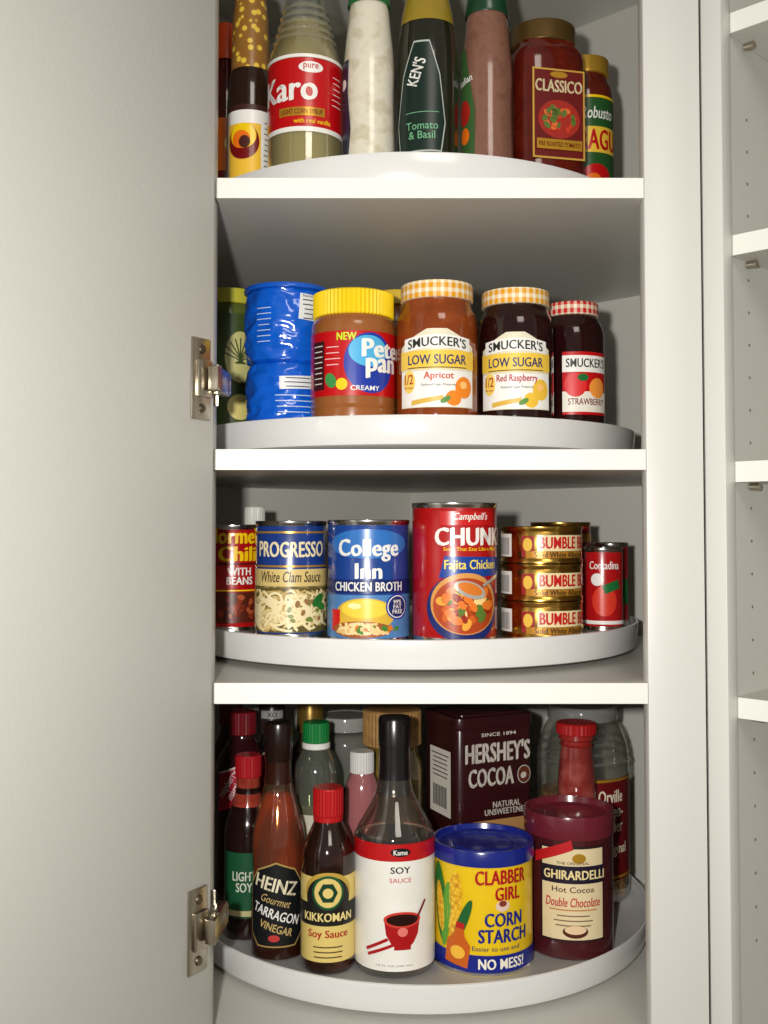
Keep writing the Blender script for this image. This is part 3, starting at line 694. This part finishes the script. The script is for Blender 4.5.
b = It('worcestershire_bottle', -.1512, 1.18, FD)
bottle(b, [(0, 0), (.0245, 0), (.026, .004), (.026, .09), (.026, .12), (.018, .14), (.0125, .16), (.0120, .185), (0, .185)], M((28, 11, 10), .08, 0, .8))
b.lathe('neck_glass', [(.0185, .139), (.0132, .158), (.0126, .172)], ramp_mat('red_amber_neck', [(0, (90, 20, 12)), (.6, (160, 60, 44)), (1, (220, 140, 120))], 50, rough=.1, coat=.8)); ribcap(b, .0145, .172, .196, M((170, 20, 30), .35))
b.rect(M((24, 80, 50), .35), .0262, -.006, .060, .050, .070, 1); b.txt('LIGHT\nSOY', M((210, 214, 195), .35), .0262, -.004, .064, .026, .022, bold=.03); b.rect(M((190, 180, 130), .4), .0262, -.006, .030, .05, .006, 2)

b = It('martini_mixer_bottle', -.1690, 1.262, FD)
bottle(b, [(0, 0), (.030, 0), (.0320, .004), (.0320, .13), (.0320, .170), (.020, .190), (.0140, .198), (.0135, .21), (0, .21)], M((46, 12, 16), .1, 0, .6)); ribcap(b, .0165, .203, .2295, M((110, 14, 24), .3))
b.poly(M((176, 26, 52), .35), .0322, .000, .150, [(-.032, -.034), (.026, -.012), (.030, .032), (-.030, .010)], 1)
b.poly(M((226, 208, 200), .4), .0322, .000, .150, [(-.030, .010), (.030, .032), (.030, .0345), (-.030, .0125)], 2)
b.txt('raspberry\nmartini', M((244, 226, 226), .35), .0322, -.013, .148, .036, .019, tilt=58, bold=0.02)
b = It('wine_bottle', -.1400, 1.322, FD)
bottle(b, [(0, 0), (.018, 0), (.0195, .004), (.0195, .13), (.0195, .17), (.012, .19), (.011, .2), (0, .2)], M((24, 20, 20), .12, 0, .5)); b.lathe('cap', [(.0135, .19), (.0165, .192), (.0165, .224), (.015, .228), (0, .228)], M((46, 34, 36), .3)); b.rect(M((150, 150, 146), .4), .0167, 0, .217, .03, .010); b.txt('XO', BLACK, .0167, 0, .217, .012, .006)
b = It('olive_oil_bottle', -.1930, 1.335, FD)
bottle(b, [(0, 0), (.022, 0), (.0235, .004), (.0235, .13), (.0235, .17), (.013, .19), (.012, .21), (0, .21)], M((54, 50, 20), .12, 0, .5)); b.lathe('cap', [(.0135, .20), (.0150, .202), (.0150, .234), (.014, .237), (0, .237)], M((120, 20, 24), .3)); b.rect(M((190, 176, 130), .4), .0237, 0, .09, .06, .07)
b = It('rice_vinegar_bottle', -.0770, 1.20, FD)
bottle(b, [(0, 0), (.0245, 0), (.026, .004), (.026, .10), (.026, .155), (.0255, .178), (.0165, .196), (.0130, .205), (0, .205)], glassy((205, 212, 198), .10))
b.lathe('vinegar', [(0, .003), (.0245, .003), (.0248, .14), (0, .14)], glassy((190, 175, 120), .45)); ribcap(b, .0150, .206, .2285, M((16, 124, 58), .35)); b.lathe('seal_ring', [(.0150, .199), (.0160, .2), (.0160, .205), (.015, .206)], WHITE)
b.rect(M((205, 200, 180), .4), .0262, .004, .1, .05, .06, 1)
b = It('sherry_bottle', -.0880, 1.262, FD)
bottle(b, [(0, 0), (.024, 0), (.025, .004), (.025, .15), (.025, .18), (.013, .20), (.012, .22), (0, .22)], M((40, 34, 18), .1, 0, .6)); b.lathe('cap', [(.0145, .205), (.016, .206), (.016, .240), (.015, .243), (0, .243)], M((130, 104, 44), .3, .6))
b = It('cordial_bottle', -.0247, 1.193, FD)
bottle(b, [(0, 0), (.019, 0), (.0205, .004), (.0205, .10), (.0205, .140), (.0185, .160), (.0130, .172), (.0125, .18), (0, .18)], M((160, 98, 100), .12, 0, .5)); ribcap(b, .0135, .173, .197, M((222, 220, 216), .4))
b = It('storage_jar', .0094, 1.252, FD)
b.lathe('jar', chaikin([(0, 0), (.032, 0), (.036, .004), (.036, .14), (.036, .17), (.030, .186), (.030, .195), (0, .195)], 2), ramp_mat('dried_herbs', [(0, (60, 50, 20)), (.5, (110, 92, 36)), (1, (150, 124, 60))], 80, rough=.1, coat=.6))
ribcap(b, .0345, .193, .2345, ramp_mat('cork', [(0, (110, 76, 40)), (.5, (160, 120, 66)), (1, (184, 146, 88))], 90, rough=.7, coat=0), 'cork_lid', 40)
b = It('glass_canister', -.0480, 1.33, FD)
b.lathe('jar', chaikin([(0, 0), (.036, 0), (.040, .004), (.040, .15), (.040, .18), (.034, .195), (0, .196)], 2), glassy((205, 205, 195), .2)); lid(b, .036, .196, .214, glassy((205, 205, 198), .5))

b = It('cocoa_tin', .1108, 1.249, FD)
b.e.rotation_euler = (0, 0, math.radians(25))
CH = M((50, 15, 18), .28, 0, .3)
def rbox(it, name, w, d, z0, z1, rad, mat, bev=.001):
    pts = []
    for cx, cy, a0 in ((w/2-rad, d/2-rad, 0), (-w/2+rad, d/2-rad, 90), (-w/2+rad, -d/2+rad, 180), (w/2-rad, -d/2+rad, 270)):
        for i in range(7):
            a = math.radians(a0+15*i); pts.append((cx+rad*math.cos(a), cy+rad*math.sin(a)))
    return prism(name, pts, z0, z1, mat, bev, it.e)
rbox(b, 'tin_body', .100, .080, 0, .2200, .008, CH); rbox(b, 'tin_lid', .103, .083, .2185, .2325, .009, CH); rbox(b, 'lid_top', .086, .068, .232, .2350, .006, CH)
b.face = (.040, 0)
W = M((232, 224, 212), .35)
b.txt('SINCE 1894', W, None, .004, .2120, .046, .004, bold=.01); b.txt("HERSHEY'S", W, None, .003, .192, .086, .023, bold=.06); b.txt('COCOA', W, None, -.006, .164, .060, .021, bold=.06)
b.txt('NATURAL\nUNSWEETENED', W, None, .014, .128, .058, .015, bold=.03); b.ell(M((190, 186, 180), .3), None, .038, .163, .018, .021, 1); b.ell(M((96, 48, 28), .3), None, .038, .163, .016, .019); b.ell(M((200, 190, 180), .3), None, .037, .162, .008, .007, 3, 30); b.rect(M((176, 130, 80), .35), None, 0, .10, .08, .03, 1)
b.face = (.050, -90)
b.rect(W, None, 0, .155, .050, .075, 1); lines(b, BLACK, None, 0, .186, .042, 6, .005, .0012, 2)
for k in range(14): b.rect(BLACK, None, -.016+k*.0024, .138, .0012 if k % 3 else .0018, .024, 2, name='barcode_bar')

b = It('grenadine_bottle', .2225, 1.225, FD)
GRN = ramp_mat('grenadine', [(0, (90, 20, 20)), (.5, (140, 50, 46)), (1, (200, 110, 96))], 40, rough=.08, coat=.8)
bottle(b, [(0, 0), (.0200, 0), (.0215, .004), (.0215, .13), (.0215, .16), (.0190, .185), (.0165, .2), (.016, .207), (0, .207)], GRN)
ribcap(b, .0230, .2105, .2235, M((172, 22, 26), .35))
b.lathe('neck_rings', [(.0165, .196), (.0195, .198), (.0175, .2), (.0175, .203), (.0205, .205), (.019, .2105)], M((150, 40, 36), .12, 0, .5))
b = It('popcorn_jar', .2450, 1.307, FD)
jp = [(0, 0), (.050, 0), (.0555, .005), (.0555, .02), (.0555, .14), (.0555, .178), (.047, .203), (.040, .212), (.040, .216), (0, .216)]
bottle(b, jp, glassy((232, 234, 228), .04))
b.lathe('popcorn_kernels', chaikin([(0, .003), (.048, .003), (.053, .007), (.053, .12), (.05, .128), (0, .13)], 1), ramp_mat('popcorn_kernels', [(0, (230, 180, 90)), (.5, (190, 120, 40)), (1, (90, 50, 20))], 170, 'voronoi'))
for zz in (.165, .176, .187): b.lathe('ridge', [(.0552-(zz-.165)*.25, zz), (.0566-(zz-.165)*.27, zz+.002), (.0547-(zz-.165)*.25, zz+.004)], glassy((232, 234, 228), .12))
b.lathe('lid', [(.0400, .213), (.0425, .214), (.0430, .228), (.0415, .2305), (.038, .229), (0, .229)], glassy((222, 224, 218), .25))
r = .0557
b.rect(M((104, 14, 22), .35), r, .030, .090, .110, .120, 1); b.txt('Orville\nReden-\nbacher', M((236, 222, 196), .35), r, .036, .112, .036, .050, bold=.04); b.txt('Original', M((236, 222, 196), .35), r, .040, .066, .04, .016, bold=.04); b.rect(GOLDP, r, .03, .148, .11, .003, 2); b.rect(GOLDP, r, .03, .034, .11, .003, 2)

# ------------------------------------------------------------ lights, world, camera
w = bpy.data.worlds.new('World'); scene.world = w; w.use_nodes = True
bg = w.node_tree.nodes['Background']; bg.inputs[0].default_value = (1.0, .96, .90, 1); bg.inputs[1].default_value = .20
def area(name, loc, tgt, size, power, col):
    l = bpy.data.lights.new(name, 'AREA'); l.size = size; l.energy = power; l.color = col
    o = bpy.data.objects.new(name, l); COL.objects.link(o); o.location = loc
    o.rotation_euler = (Vector(tgt)-Vector(loc)).to_track_quat('-Z', 'Y').to_euler(); return o
area('camera_flash', (-.085, -.06, ZC+.035), (.06, 1.2, ZC-.02), .028, 12.5, (1.0, .975, .93))
area('ceiling_lamp', (.4, -.6, 2.45), (.1, 1, 1.2), .6, 7, (1.0, .92, .80))
cam = bpy.data.cameras.new('Camera'); co = bpy.data.objects.new('Camera', cam); COL.objects.link(co)
co.location = (0, 0, ZC); co.rotation_euler = (math.radians(92), 0, 0)
cam.sensor_width = 36; cam.lens = 1050/1024*36; cam.shift_y = -24/1024; cam.clip_start = .01
scene.camera = co
